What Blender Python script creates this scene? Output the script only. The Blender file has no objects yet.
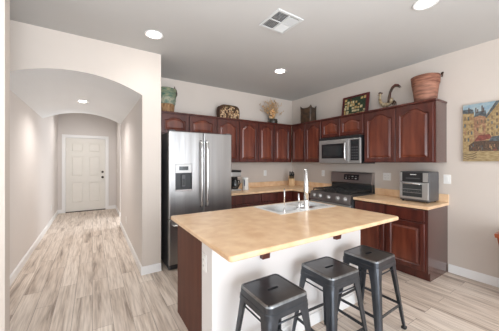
import bpy, bmesh, math, random
from mathutils import Vector, Matrix
random.seed(7)
PI = math.pi
S = bpy.context.scene
COL = S.collection

# ------------------------------------------------------------ camera
H = 1.377
FPX = 243.0
YAW = math.atan2(157, 243)
cd = bpy.data.cameras.new('camera')
cam = bpy.data.objects.new('camera', cd)
COL.objects.link(cam)
cam.location = (0, 0, H)
cam.rotation_euler = (PI/2, 0, -YAW)
cd.sensor_fit = 'HORIZONTAL'
cd.sensor_width = 36
cd.lens = FPX/499*36
cd.shift_y = -3.5/499
cd.clip_start = 0.05
S.camera = cam

# ------------------------------------------------------------ world and light
S.view_settings.view_transform = 'Standard'
S.view_settings.look = 'None'
S.view_settings.gamma = 1
S.view_settings.exposure = 0.75
w = bpy.data.worlds.new('world')
S.world = w
w.use_nodes = True
w.node_tree.nodes['Background'].inputs[0].default_value = (0.93, 0.96, 1.0, 1)
w.node_tree.nodes['Background'].inputs[1].default_value = 1.0

def area(name, loc, target, sx, sy, power, col=(1, 1, 1)):
    l = bpy.data.lights.new(name, 'AREA')
    l.shape = 'RECTANGLE'; l.size = sx; l.size_y = sy
    l.energy = power; l.color = col
    o = bpy.data.objects.new(name, l); COL.objects.link(o)
    o.location = loc
    o.rotation_euler = (Vector(target)-Vector(loc)).to_track_quat('-Z', 'Y').to_euler()
    return o
# daylight through the big glazed opening behind the camera
area('daylight_rear', (1.1, -3.1, 1.35), (0.8, 3, 1.35), 3.6, 2.3, 50, (0.84, 0.92, 1.0))
area('side_fill', (-3.35, -0.6, 1.35), (3, -0.6, 1.3), 2.6, 2.0, 15, (0.84, 0.92, 1.0))  # added fill at an assumed opening beside the camera
# added fill lamp near the camera, aimed up at the ceiling
area('ceiling_fill', (0.3, -0.4, 1.8), (0.3, 0.1, 2.74), 1.2, 1.2, 46, (0.86, 0.93, 1.0))
# added fill lamp at floor level, tilted up to brighten the ceiling
area('floor_fill', (0.9, -1.6, 0.06), (1.1, 0.3, 2.74), 3.4, 2.6, 96, (0.86, 0.93, 1.0))
# added fill lamp in the side opening, brightens the dark hallway
area('foyer_fill', (1.7, 6.40, 1.3), (0, 6.40, 1.3), 0.9, 2.0, 17, (0.86, 0.93, 1.0))

# ------------------------------------------------------------ materials
def srgb(r, g, b):
    def f(c):
        c /= 255
        return c/12.92 if c <= 0.04045 else ((c+0.055)/1.055)**2.4
    return (f(r), f(g), f(b), 1)

def mat(name, col, rough=0.5, metal=0.0, var=0.0, scale=8.0, stretch=(1, 1, 1), bump=0.0, coat=0.0, col2=None,
        emit=None, estr=0, trans=0.0, detail=4, lo=0.35, hi=0.65, spec=None):
    m = bpy.data.materials.new(name); m.use_nodes = True
    nt = m.node_tree; b = nt.nodes['Principled BSDF']
    b.inputs['Roughness'].default_value = rough
    b.inputs['Metallic'].default_value = metal
    b.inputs['Coat Weight'].default_value = coat
    b.inputs['Coat Roughness'].default_value = 0.12
    b.inputs['Transmission Weight'].default_value = trans
    if spec is not None: b.inputs['Specular IOR Level'].default_value = spec
    if emit:
        b.inputs['Emission Color'].default_value = emit
        b.inputs['Emission Strength'].default_value = estr
    tc = nt.nodes.new('ShaderNodeTexCoord'); mp = nt.nodes.new('ShaderNodeMapping')
    mp.inputs['Scale'].default_value = stretch
    nt.links.new(tc.outputs['Object'], mp.inputs[0])
    nz = nt.nodes.new('ShaderNodeTexNoise'); nz.inputs['Scale'].default_value = scale
    nz.inputs['Detail'].default_value = detail
    nt.links.new(mp.outputs[0], nz.inputs['Vector'])
    cr = nt.nodes.new('ShaderNodeValToRGB')
    if col2 is None:
        k = 1-var
        col2 = (col[0]*k, col[1]*k, col[2]*k, 1)
    cr.color_ramp.elements[0].position = lo; cr.color_ramp.elements[0].color = col2
    cr.color_ramp.elements[1].position = hi; cr.color_ramp.elements[1].color = col
    nt.links.new(nz.outputs['Fac'], cr.inputs[0])
    nt.links.new(cr.outputs[0], b.inputs['Base Color'])
    if bump:
        bp = nt.nodes.new('ShaderNodeBump'); bp.inputs['Strength'].default_value = bump
        bp.inputs['Distance'].default_value = 0.01
        nt.links.new(nz.outputs['Fac'], bp.inputs['Height']); nt.links.new(bp.outputs[0], b.inputs['Normal'])
    return m

M = {}
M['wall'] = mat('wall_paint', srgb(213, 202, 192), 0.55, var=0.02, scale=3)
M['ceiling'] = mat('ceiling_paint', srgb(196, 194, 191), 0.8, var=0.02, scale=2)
M['vault'] = mat('vault_paint_lit', srgb(238, 240, 241), 0.75, var=0.02, scale=2)  # whitened so the colour stands in for light bounced off the floor
M['hall'] = mat('hall_paint_lit', srgb(226, 219, 214), 0.5, var=0.02, scale=2)  # wall paint lightened, the colour makes up for weak hall light
M['half'] = mat('half_wall_paint', srgb(234, 230, 228), 0.55, var=0.02, scale=3)
M['trim'] = mat('trim_paint', srgb(248, 247, 246), 0.35, var=0.01)
M['door'] = mat('door_paint', srgb(238, 234, 226), 0.4, var=0.02)
M['cherry'] = mat('cherry_wood', srgb(120, 62, 43), 0.3, col2=srgb(84, 36, 26), scale=3, stretch=(5, 5, 0.7), detail=6, coat=0.35)
M['cherryd'] = mat('cherry_frame', srgb(92, 43, 33), 0.3, col2=srgb(68, 30, 24), scale=3, stretch=(5, 5, 0.7), detail=6, coat=0.2)
M['panel'] = mat('cherry_end_panel', srgb(86, 55, 50), 0.25, col2=srgb(76, 46, 42), scale=2, stretch=(4, 4, 0.6), coat=0.5)
M['sidewood'] = mat('cherry_island_side', srgb(98, 55, 40), 0.5, col2=srgb(82, 42, 31), scale=3, stretch=(5, 5, 0.7), detail=6, spec=0.3)
M['counter'] = mat('tan_laminate', srgb(246, 213, 175), 0.28, col2=srgb(225, 183, 140), scale=9, detail=8, lo=0.3, hi=0.68, coat=0.15)
M['steel'] = mat('brushed_steel', (0.43, 0.42, 0.415, 1), 0.33, 0.95, var=0.2, scale=3.0, stretch=(3, 3, 0.12), bump=0.4)
M['steelb'] = mat('plain_steel', (0.50, 0.49, 0.48, 1), 0.4, 0.7, var=0.08, scale=5)
M['darksteel'] = mat('dark_steel', (0.45, 0.415, 0.41, 1), 0.32, 0.9, var=0.08, scale=5)
M['chrome'] = mat('chrome', (0.80, 0.80, 0.80, 1), 0.22, 0.9, var=0.02)
M['sink'] = mat('sink_steel', (0.78, 0.78, 0.77, 1), 0.28, 0.9, var=0.06, scale=6)
M['deck'] = mat('sink_rim_steel', (0.86, 0.86, 0.85, 1), 0.5, 0.45, var=0.04, scale=6)
M['black'] = mat('black_plastic', (0.015, 0.015, 0.017, 1), 0.3, var=0.2)
M['iron'] = mat('cast_iron', (0.04, 0.04, 0.04, 1), 0.38, var=0.3, scale=30)
M['glass'] = mat('dark_glass', (0.035, 0.04, 0.042, 1), 0.08, var=0.2, coat=0.6)
M['gun'] = mat('gunmetal', (0.068, 0.076, 0.09, 1), 0.3, 0.75, var=0.35, scale=7, coat=0.25, detail=8)
M['gunl'] = mat('rim_highlight_gunmetal', (0.30, 0.31, 0.32, 1), 0.3, 0.8, var=0.5, scale=14, detail=8)  # lighter gunmetal for the stool rim, edge highlight put into the colour
M['rubber'] = mat('black_rubber', (0.02, 0.02, 0.02, 1), 0.7, var=0.1)
M['grey'] = mat('grey_side', (0.11, 0.11, 0.115, 1), 0.45, 0.3, var=0.1)
M['plate'] = mat('white_plastic', srgb(242, 241, 238), 0.35, var=0.01)
M['slot'] = mat('dark_slot', (0.08, 0.08, 0.08, 1), 0.6)
M['bulb'] = mat('lamp_lens', (1, 1, 1, 1), 0.5, emit=(1, 0.95, 0.86, 1), estr=14)
M['ventd'] = mat('vent_shadow', (0.06, 0.06, 0.065, 1), 0.7)
M['vent'] = mat('vent_metal', srgb(205, 206, 205), 0.45)
M['bronze'] = mat('oiled_bronze', (0.06, 0.045, 0.035, 1), 0.35, 0.8)
M['teal'] = mat('teal_paint', srgb(62, 104, 92), 0.7, col2=srgb(150, 150, 120), scale=16, detail=6, bump=0.4, stretch=(1, 1, 2.5))
M['tan'] = mat('tan_weave', srgb(176, 138, 98), 0.8, col2=srgb(120, 86, 58), scale=20, bump=0.5, stretch=(2, 2, 0.6))
M['tealband'] = mat('pale_band', srgb(168, 166, 144), 0.7, col2=srgb(96, 120, 106), scale=20)
M['rust'] = mat('rusty_metal', srgb(98, 50, 42), 0.6, col2=srgb(64, 36, 32), scale=20)
M['mosaic'] = mat('mosaic_base', srgb(176, 146, 104), 0.8, col2=srgb(84, 62, 38), scale=38, bump=0.6)
M['olive'] = mat('olive_leaf', srgb(120, 104, 52), 0.7, col2=srgb(64, 52, 28), scale=30)
M['cork'] = mat('pale_cork', srgb(222, 194, 158), 0.8, col2=srgb(190, 156, 116), scale=30)
M['darkbark'] = mat('dark_bark', srgb(84, 52, 32), 0.8, col2=srgb(50, 32, 22), scale=30)
M['straw'] = mat('dried_straw', srgb(212, 186, 152), 0.85, col2=srgb(172, 140, 106), scale=30)
M['orange'] = mat('dried_petals', srgb(214, 150, 84), 0.8, col2=srgb(226, 186, 136), scale=40)
M['pot'] = mat('dark_pot', srgb(58, 50, 38), 0.4, col2=srgb(38, 34, 28), scale=14, coat=0.4)
M['mottled'] = mat('mottled_bronze', srgb(88, 64, 44), 0.45, col2=srgb(44, 34, 28), scale=14, detail=8)
M['redframe'] = mat('red_frame', srgb(96, 30, 34), 0.35, col2=srgb(68, 24, 24), scale=10)
M['patch_y'] = mat('ochre_patch', srgb(206, 178, 122), 0.6, col2=srgb(178, 140, 84), scale=40)
M['patch_g'] = mat('green_patch', srgb(54, 72, 48), 0.6, col2=srgb(30, 44, 34), scale=40)
M['patch_r'] = mat('brown_patch', srgb(110, 62, 42), 0.6, col2=srgb(70, 38, 28), scale=40)
M['patch_w'] = mat('cream_patch', srgb(222, 210, 170), 0.6, col2=srgb(190, 170, 120), scale=40)
M['cream'] = mat('ceramic_cream', srgb(206, 190, 160), 0.4, col2=srgb(140, 112, 78), scale=30)
M['terracotta'] = mat('bark_terracotta', srgb(168, 118, 96), 0.75, col2=srgb(112, 74, 60), scale=6, stretch=(1, 1, 5), detail=8, bump=0.8)
M['bandwood'] = mat('basket_band', srgb(158, 108, 86), 0.75, col2=srgb(112, 68, 52), scale=9, stretch=(1, 1, 6), bump=0.6)
M['blond'] = mat('blond_wood', srgb(214, 178, 132), 0.5, col2=srgb(190, 150, 104), scale=5, stretch=(8, 8, 1))
M['walnut'] = mat('brown_block_top', srgb(96, 60, 44), 0.5)
M['redwood'] = mat('reddish_wood', srgb(166, 84, 44), 0.4, col2=srgb(120, 54, 28), scale=4, stretch=(6, 6, 0.8), coat=0.3)
M['blue'] = mat('blue_glaze', srgb(52, 70, 110), 0.3)
M['white'] = mat('white_ceramic', srgb(236, 234, 230), 0.25)
# painting colours
M['p_sky'] = mat('painted_sky', srgb(129, 156, 172), 0.6, col2=srgb(163, 177, 179), scale=20)
M['p_stone'] = mat('painted_stone', srgb(177, 153, 109), 0.6, col2=srgb(137, 110, 75), scale=40, detail=8)
M['p_stone2'] = mat('painted_pink_stone', srgb(170, 134, 103), 0.6, col2=srgb(129, 92, 72), scale=40, detail=8)
M['p_roof'] = mat('painted_slate', srgb(96, 104, 108), 0.6, col2=srgb(70, 74, 76), scale=40)
M['p_win'] = mat('painted_window', srgb(124, 104, 80), 0.6, col2=srgb(92, 78, 62), scale=60)
M['p_awn'] = mat('painted_awning', srgb(142, 78, 66), 0.6, col2=srgb(104, 58, 52), scale=40)
M['p_dark'] = mat('painted_shade', srgb(62, 52, 48), 0.6, col2=srgb(104, 80, 62), scale=60)
M['p_street'] = mat('painted_street', srgb(177, 156, 116), 0.6, col2=srgb(137, 115, 80), scale=26, stretch=(1, 1, 4))

def floor_mat():
    m = bpy.data.materials.new('grey_oak_planks'); m.use_nodes = True
    nt = m.node_tree; b = nt.nodes['Principled BSDF']; L = nt.links.new
    tc = nt.nodes.new('ShaderNodeTexCoord'); mp = nt.nodes.new('ShaderNodeMapping')
    mp.inputs['Rotation'].default_value = (0, 0, PI/2)
    L(tc.outputs['Object'], mp.inputs[0])
    def brick(c1, c2, mo):
        br = nt.nodes.new('ShaderNodeTexBrick')
        br.offset = 0.37; br.offset_frequency = 2
        br.inputs['Scale'].default_value = 1
        br.inputs['Brick Width'].default_value = 1.0
        br.inputs['Row Height'].default_value = 0.15
        br.inputs['Mortar Size'].default_value = 0.0018
        br.inputs['Mortar Smooth'].default_value = 0.3
        br.inputs['Bias'].default_value = 0
        br.inputs['Color1'].default_value = c1; br.inputs['Color2'].default_value = c2; br.inputs['Mortar'].default_value = mo
        L(mp.outputs[0], br.inputs['Vector']); return br
    br = brick(srgb(238, 226, 214), srgb(220, 206, 193), srgb(152, 136, 122))
    rnd = brick((0, 0, 0, 1), (1, 1, 1, 1), (0.5, 0.5, 0.5, 1))
    # grain coordinates shifted per plank
    mp2 = nt.nodes.new('ShaderNodeMapping'); mp2.inputs['Scale'].default_value = (10, 0.75, 1)
    L(tc.outputs['Object'], mp2.inputs[0])
    ad = nt.nodes.new('ShaderNodeVectorMath'); ad.operation = 'MULTIPLY_ADD'
    ad.inputs[1].default_value = (9, 7, 5)
    L(rnd.outputs['Color'], ad.inputs[0]); L(mp2.outputs[0], ad.inputs[2])
    n1 = nt.nodes.new('ShaderNodeTexNoise'); n1.inputs['Scale'].default_value = 1.35; n1.inputs['Detail'].default_value = 9
    n1.inputs['Roughness'].default_value = 0.62; n1.inputs['Distortion'].default_value = 0.35
    L(ad.outputs[0], n1.inputs['Vector'])
    cr = nt.nodes.new('ShaderNodeValToRGB')
    e = cr.color_ramp.elements
    e[0].position = 0.30; e[0].color = (0.26, 0.21, 0.18, 1)
    e[1].position = 0.53; e[1].color = (1, 1, 1, 1)
    x = e.new(0.42); x.color = (0.82, 0.78, 0.745, 1)
    L(n1.outputs['Fac'], cr.inputs[0])
    mx = nt.nodes.new('ShaderNodeMix'); mx.data_type = 'RGBA'; mx.blend_type = 'MULTIPLY'
    mx.inputs[0].default_value = 0.88
    L(br.outputs['Color'], mx.inputs[6]); L(cr.outputs[0], mx.inputs[7])
    n2 = nt.nodes.new('ShaderNodeTexNoise'); n2.inputs['Scale'].default_value = 5; n2.inputs['Detail'].default_value = 6
    mp3 = nt.nodes.new('ShaderNodeMapping'); mp3.inputs['Scale'].default_value = (12, 0.6, 1)
    L(tc.outputs['Object'], mp3.inputs[0]); L(mp3.outputs[0], n2.inputs['Vector'])
    c2 = nt.nodes.new('ShaderNodeValToRGB')
    c2.color_ramp.elements[0].position = 0.3; c2.color_ramp.elements[0].color = (0.72, 0.68, 0.65, 1)
    c2.color_ramp.elements[1].position = 0.6; c2.color_ramp.elements[1].color = (1.04, 1.03, 1.02, 1)
    L(n2.outputs['Fac'], c2.inputs[0])
    m2 = nt.nodes.new('ShaderNodeMix'); m2.data_type = 'RGBA'; m2.blend_type = 'MULTIPLY'; m2.inputs[0].default_value = 1
    L(mx.outputs[2], m2.inputs[6]); L(c2.outputs[0], m2.inputs[7])
    L(m2.outputs[2], b.inputs['Base Color'])
    b.inputs['Roughness'].default_value = 0.42
    return m
M['floor'] = floor_mat()

# ------------------------------------------------------------ mesh helpers
class MB:
    def __init__(s):
        s.bm = bmesh.new(); s.mats = []
    def mi(s, m):
        m = M[m] if isinstance(m, str) else m
        if m not in s.mats: s.mats.append(m)
        return s.mats.index(m)
    def merge(s, t, m, smooth=False, mtx=None):
        i = s.mi(m)
        if mtx is not None: bmesh.ops.transform(t, matrix=mtx, verts=t.verts)
        for f in t.faces: f.material_index = i; f.smooth = smooth
        me = bpy.data.meshes.new('tmp'); t.to_mesh(me); t.free()
        s.bm.from_mesh(me); bpy.data.meshes.remove(me)
        return s
    def box(s, x0, y0, z0, x1, y1, z1, m, bev=0, seg=2, mtx=None):
        t = bmesh.new(); bmesh.ops.create_cube(t, size=1)
        for v in t.verts:
            v.co = Vector(((x0+x1)/2+v.co.x*(x1-x0), (y0+y1)/2+v.co.y*(y1-y0), (z0+z1)/2+v.co.z*(z1-z0)))
        if bev: bmesh.ops.bevel(t, geom=t.edges[:], offset=bev, segments=seg, profile=0.5, affect='EDGES')
        return s.merge(t, m, False, mtx)
    def prism(s, pts, z0, z1, m, bev=0, seg=3, mtx=None):
        t = bmesh.new()
        a = [t.verts.new((p[0], p[1], z0)) for p in pts]; b = [t.verts.new((p[0], p[1], z1)) for p in pts]
        t.faces.new(a[::-1]); t.faces.new(b)
        n = len(pts)
        for i in range(n): t.faces.new((a[i], a[(i+1) % n], b[(i+1) % n], b[i]))
        bmesh.ops.recalc_face_normals(t, faces=t.faces[:])
        if bev: bmesh.ops.bevel(t, geom=t.edges[:], offset=bev, segments=seg, profile=0.5, affect='EDGES')
        return s.merge(t, m, False, mtx)
    def lathe(s, prof, m, n=32, cx=0, cy=0, mtx=None, smooth=True):
        t = bmesh.new(); rings = []
        for r, z in prof:
            if r < 1e-6: rings.append([t.verts.new((cx, cy, z))])
            else: rings.append([t.verts.new((cx+r*math.cos(2*PI*k/n), cy+r*math.sin(2*PI*k/n), z)) for k in range(n)])
        for A, B in zip(rings, rings[1:]):
            for k in range(n):
                k2 = (k+1) % n
                if len(A) == 1 and len(B) == 1: continue
                if len(A) == 1: t.faces.new((A[0], B[k], B[k2]))
                elif len(B) == 1: t.faces.new((A[k], A[k2], B[0]))
                else: t.faces.new((A[k], A[k2], B[k2], B[k]))
        bmesh.ops.recalc_face_normals(t, faces=t.faces[:])
        return s.merge(t, m, smooth, mtx)
    def tube(s, pts, r, m, n=10, mtx=None, smooth=True):
        pts = [Vector(p) for p in pts]; t = bmesh.new(); rings = []
        rs = r if isinstance(r, (list, tuple)) else [r]*len(pts)
        up = None
        for i, p in enumerate(pts):
            d = (pts[min(i+1, len(pts)-1)]-pts[max(i-1, 0)]).normalized()
            if up is None:
                up = Vector((0, 0, 1)) if abs(d.z) < 0.9 else Vector((1, 0, 0))
            sx = d.cross(up).normalized(); up2 = sx.cross(d).normalized(); up = up2
            rings.append([t.verts.new(p+(sx*math.cos(2*PI*k/n)+up2*math.sin(2*PI*k/n))*rs[i]) for k in range(n)])
        for A, B in zip(rings, rings[1:]):
            for k in range(n): t.faces.new((A[k], A[(k+1) % n], B[(k+1) % n], B[k]))
        t.faces.new(rings[0][::-1]); t.faces.new(rings[-1])
        bmesh.ops.recalc_face_normals(t, faces=t.faces[:])
        return s.merge(t, m, smooth, mtx)
    def ball(s, c, r, m, sc=(1, 1, 1), sub=2):
        t = bmesh.new(); bmesh.ops.create_icosphere(t, subdivisions=sub, radius=r)
        for v in t.verts: v.co = Vector((c[0]+v.co.x*sc[0], c[1]+v.co.y*sc[1], c[2]+v.co.z*sc[2]))
        return s.merge(t, m, True)
    def build(s, name, parent=None, loc=(0, 0, 0)):
        me = bpy.data.meshes.new(name); s.bm.to_mesh(me); s.bm.free()
        for m in s.mats: me.materials.append(m)
        o = bpy.data.objects.new(name, me); COL.objects.link(o)
        o.location = loc
        if parent: o.parent = parent
        return o

def tag(o, label, cat, group=None):
    o['label'] = label; o['category'] = cat
    if group: o['group'] = group
    return o
def thing(name, label, cat, loc=(0, 0, 0), rz=0, group=None):
    o = bpy.data.objects.new(name, None); COL.objects.link(o)
    o.empty_display_size = 0.1
    o.location = loc; o.rotation_euler = (0, 0, rz)
    return tag(o, label, cat, group)
def struct(o):
    o['kind'] = 'structure'; return o
def dup(root, loc, rz, label, group=None):
    r = root.copy(); COL.objects.link(r); r.location = loc; r.rotation_euler = (0, 0, rz); r['label'] = label
    if group: r['group'] = group
    for ch in list(root.children):
        c = ch.copy(); COL.objects.link(c); c.parent = r
        for g in list(ch.children):
            d = g.copy(); COL.objects.link(d); d.parent = c
    return r

# ------------------------------------------------------------ room shell
CZ = 2.74
XR = 3.755; YB = 4.05; YA = 3.2; HL = -0.78; HR = 0.51; YV = 5.9; YD = 8.2
def sbox(name, m, *c):
    return struct(MB().box(*c, m).build(name))
sbox('floor', 'floor', -3.6, -3.3, -0.1, XR+0.15, YD+0.15, 0)
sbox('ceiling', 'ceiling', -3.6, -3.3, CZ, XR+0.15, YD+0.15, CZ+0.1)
sbox('wall_right', 'wall', XR, -3.3, 0, XR+0.15, YB+0.15, CZ)
sbox('wall_back', 'wall', 0.73, YB, 0, XR, YB+0.15, CZ)
mb = MB().box(HR, YA, 0, 0.73, YV, CZ, 'hall'); wi = mb.mi('wall')
for f in mb.bm.faces:
    f.normal_update()
    if f.normal.y < -0.9 or f.normal.x > 0.9: f.material_index = wi
struct(mb.build('wall_hall_right'))
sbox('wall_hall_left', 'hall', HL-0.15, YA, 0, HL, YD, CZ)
sbox('wall_arch_side', 'wall', -3.45, YA, 0, HL-0.15, YA+0.15, CZ)
sbox('wall_near_left', 'wall', -3.45, 2.3, 0, -0.503, 2.42, CZ)
# foyer: right side wall, its return facing the camera, and the entry wall
sbox('wall_foyer_right', 'hall', 0.585, 6.92, 0, 0.70, YD, CZ)
sbox('wall_foyer_side', 'hall', 0.70, YV-0.15, 0, 1.8, YV, CZ)
sbox('wall_foyer_alcove', 'hall', 1.8, YV-0.15, 0, 1.95, 7.1, CZ)
sbox('wall_foyer_return', 'hall', 0.70, 6.92, 0, 1.8, 7.07, CZ)
# entry wall with an opening for the door
DX0, DX1, DZ = -0.63, 0.335, 2.06
mb = MB()
mb.box(HL, YD, 0, DX0, YD+0.15, CZ, 'hall').box(DX1, YD, 0, 0.70, YD+0.15, CZ, 'hall').box(DX0, YD, DZ, DX1, YD+0.15, CZ, 'hall')
struct(mb.build('wall_entry'))
# arched opening and barrel vault of the hallway, one solid
def archz(x):
    c = (HL+HR)/2; half = (HR-HL)/2; sp, rise = 2.19, 0.165
    R = (half*half+rise*rise)/(2*rise)
    return sp+rise-R+math.sqrt(R*R-(x-c)**2)
t = bmesh.new(); N = 28
rows = []
for k in range(N+1):
    x = HL+(HR-HL)*k/N
    rows.append([t.verts.new((x, YA, CZ)), t.verts.new((x, YA, archz(x))), t.verts.new((x, YV, archz(x))), t.verts.new((x, YV, CZ))])
mb = MB(); mb.mi('wall'); iv = mb.mi('vault')
for a, b in zip(rows, rows[1:]):
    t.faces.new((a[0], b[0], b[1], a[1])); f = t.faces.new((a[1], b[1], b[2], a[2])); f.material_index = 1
    t.faces.new((a[2], b[2], b[3], a[3]))
me = bpy.data.meshes.new('t'); t.to_mesh(me); t.free(); mb.bm.from_mesh(me)
struct(mb.build('wall_arch'))
# walls behind the camera, with glazed openings
mb = MB()
mb.box(-3.6, -3.3, 0, -0.3, -3.2, CZ, 'wall').box(3.5, -3.3, 0, XR, -3.2, CZ, 'wall').box(-0.3, -3.3, 2.5, 3.5, -3.2, CZ, 'wall')
struct(mb.build('wall_rear'))
mb = MB()
mb.box(-3.6, -3.2, 0, -3.45, -2.0, CZ, 'wall').box(-3.6, 0.8, 0, -3.45, YA+0.15, CZ, 'wall').box(-3.6, -2.0, 0, -3.45, 0.8, 0.3, 'wall').box(-3.6, -2.0, 2.4, -3.45, 0.8, CZ, 'wall')
struct(mb.build('wall_left'))

# baseboards
BH = 0.10; BT = 0.014
def base(name, x0, y0, x1, y1, ax):
    mb = MB()
    mb.box(x0, y0, 0, x1, y1, BH-0.012, 'trim')
    if ax == 'x-': mb.box(x0+BT*0.45, y0, BH-0.012, x1, y1, BH, 'trim')
    elif ax == 'x+': mb.box(x0, y0, BH-0.012, x1-BT*0.45, y1, BH, 'trim')
    else: mb.box(x0, y0+BT*0.45, BH-0.012, x1, y1, BH, 'trim')
    struct(mb.build(name))
base('baseboard_right', XR-BT, -3.2, XR, 1.205, 'x-')
base('baseboard_hall_right', HR-BT, YA, HR, YV, 'x-')
base('baseboard_hall_left', HL, YA, HL+BT, YD, 'x+')
base('baseboard_arch', HR-BT, YA-BT, 0.73, YA, 'y-')
base('baseboard_foyer_right', 0.585-BT, 6.92-BT, 0.585, YD, 'x-')
base('baseboard_foyer_return', 0.585, 6.92-BT, 1.8, 6.92, 'y-')
base('baseboard_entry_left', HL+BT, YD-BT, DX0-0.06, YD, 'y-')
base('baseboard_entry_right', DX1+0.06, YD-BT, 0.585-BT, YD, 'y-')
base('baseboard_near', -3.45, 2.3-BT, -0.503, 2.3, 'y-')

# ------------------------------------------------------------ entry door
d = bpy.data.objects.new('door_1', None); COL.objects.link(d); struct(d); d.location = (DX0, YD, 0)
W = DX1-DX0
mb = MB()
def sixpanel(mb, x0, z0, w, h, y, m):
    "slab with six raised panels, front facing -y at depth y"
    xs = [0, 0.115, w/2-0.055, w/2+0.055, w-0.115, w]
    zs = [0, 0.22, 0.80, 0.95, 1.52, 1.63, h-0.13, h]
    for i in range(5):
        for j in range(7):
            a, b, c, e = x0+xs[i], x0+xs[i+1], z0+zs[j], z0+zs[j+1]
            if i in (1, 3) and j in (1, 3, 5):
                mb.box(a, y+0.016, c, b, y+0.04, e, m)
                mb.box(a+0.028, y+0.004, c+0.028, b-0.028, y+0.02, e-0.028, m, bev=0.008, seg=1)
            else: mb.box(a, y, c, b, y+0.04, e, m)
sixpanel(mb, 0.02, 0.02, W-0.04, DZ-0.045, 0.03, 'door')
slab = mb.build('door_slab', d)
mb = MB()
mb.box(-0.06, -0.018, 0, 0.01, 0, DZ+0.06, 'trim', bev=0.004).box(W-0.01, -0.018, 0, W+0.06, 0, DZ+0.06, 'trim', bev=0.004).box(0.01, -0.018, DZ-0.01, W-0.01, 0, DZ+0.06, 'trim', bev=0.004)
mb.box(0, 0, 0, 0.018, 0.15, DZ, 'trim').box(W-0.018, 0, 0, W, 0.15, DZ, 'trim').box(0.018, 0, DZ-0.02, W-0.018, 0.15, DZ, 'trim')
mb.build('door_frame', d)
MB().box(0.018, 0.0, 0, W-0.018, 0.12, 0.018, 'bronze').build('threshold', d)
RX = Matrix.Rotation(PI/2, 4, 'X')
def turned(prof, m, x, y, z):   # lathe whose axis points to -y
    return MB().lathe(prof, m, 20, mtx=Matrix.Translation((x, y, z)) @ RX)
turned([(0, 0), (0.032, 0), (0.032, 0.008), (0.012, 0.012), (0.012, 0.04), (0.026, 0.05), (0.028, 0.062), (0.018, 0.072), (0, 0.074)], 'bronze', W-0.09, 0.03, 0.94).build('door_knob', d)['label'] = 'dark bronze door knob'
turned([(0, 0), (0.03, 0), (0.03, 0.012), (0.014, 0.02), (0, 0.021)], 'bronze', W-0.09, 0.03, 1.09).build('deadbolt', d)['label'] = 'dark bronze deadbolt'

# ------------------------------------------------------------ wall plates
def plate(name, label, cat, loc, rz, kind, wid=0.07):
    t = thing(name, label, cat, loc, rz)
    MB().box(-wid/2, -0.006, -0.0575, wid/2, 0, 0.0575, 'plate', bev=0.002).build('cover_plate', t)
    n = 1 if wid < 0.1 else 2
    for k in range(n):
        cx = (k-(n-1)/2)*0.046
        if kind == 'switch':
            MB().box(cx-0.016, -0.010, -0.033, cx+0.016, -0.006, 0.033, 'plate', bev=0.0015).build('rocker', t)
        else:
            for zz in (-0.02, 0.02):
                mb = MB().box(cx-0.016, -0.0085, zz-0.014, cx+0.016, -0.006, zz+0.014, 'plate', bev=0.001)
                mb.box(cx-0.007, -0.009, zz-0.006, cx-0.005, -0.0084, zz+0.006, 'slot').box(cx+0.005, -0.009, zz-0.006, cx+0.007, -0.0084, zz+0.006, 'slot')
                mb.build('socket', t)
    return t
RW = -PI/2     # faces -x
RL = PI/2      # faces +x
plate('light_switch', 'white rocker wall plate right of the toaster oven, at the end of the counter', 'switch', (XR, 1.22, 1.16), RW, 'switch', 0.075)
plate('wall_outlet', 'white double outlet plate on the wall between range and toaster oven', 'outlet', (XR, 1.965, 1.155), RW, 'outlet', 0.115)
plate('wall_outlet', 'white outlet plate on the wall just left of the range', 'outlet', (XR, 3.18, 1.16), RW, 'outlet')
plate('wall_outlet', 'white outlet plate on the wall between coffee maker and knife block', 'outlet', (3.0, YB, 1.15), 0, 'outlet')
plate('wall_outlet', 'white outlet plate low on the hallway right wall', 'outlet', (HR, 4.87, 0.335), RW, 'outlet')
plate('wall_outlet', 'white outlet plate low on the hallway left wall near the door', 'outlet', (HL, 7.0, 0.35), RL, 'outlet')
plate('light_switch', 'white light switch plate on the foyer wall right of the white door', 'switch', (0.585, 7.75, 1.14), RW, 'switch')
plate('wall_outlet', 'white outlet plate on the left end of the kitchen island', 'outlet', (0.645, 1.565, 0.69), RW, 'outlet')
t = thing('door_chime', 'small beige chime box high on the foyer corner wall', 'door chime', (0.66, 6.92, 2.12), 0)
MB().box(-0.05, -0.04, -0.09, 0.05, 0, 0.09, 'cream', bev=0.008).build('cover', t)

# ------------------------------------------------------------ ceiling lights and vent
def can(x, y, z, label, power, r=0.075):
    t = thing('recessed_light', label, 'ceiling light', (x, y, z), 0, 'round recessed ceiling lights')
    MB().lathe([(r, 0), (r+0.018, -0.002), (r+0.02, -0.006), (r+0.012, -0.009), (r-0.004, -0.006), (r-0.006, 0.0)], 'trim', 36).build('trim_ring', t)
    MB().lathe([(0, -0.003), (r-0.008, -0.003), (r-0.006, -0.0005), (0, -0.0005)], 'bulb', 36).build('lens', t)
    l = bpy.data.lights.new('bulb', 'SPOT'); l.energy = power; l.spot_size = math.radians(150); l.spot_blend = 0.8
    l.shadow_soft_size = 0.07; l.color = (1, 0.975, 0.95)
    o = bpy.data.objects.new('bulb', l); COL.objects.link(o); o.parent = t; o.location = (0, 0, -0.03)
can(0.552, 2.736, CZ, 'round recessed ceiling light near the arched opening', 5)
can(2.359, 2.809, CZ, 'round recessed ceiling light in front of the back wall cabinets, beyond the vent', 18)
can(2.395, 0.93, CZ, 'round recessed ceiling light at top edge, right of the vent', 7)
can(-0.135, 4.75, archz(-0.135)+0.002, 'round light on the curved hallway ceiling', 36)
can(-0.135, 7.2, CZ, 'round recessed ceiling light over the white entry door', 20)  # unseen lamp added to light the foyer

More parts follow.
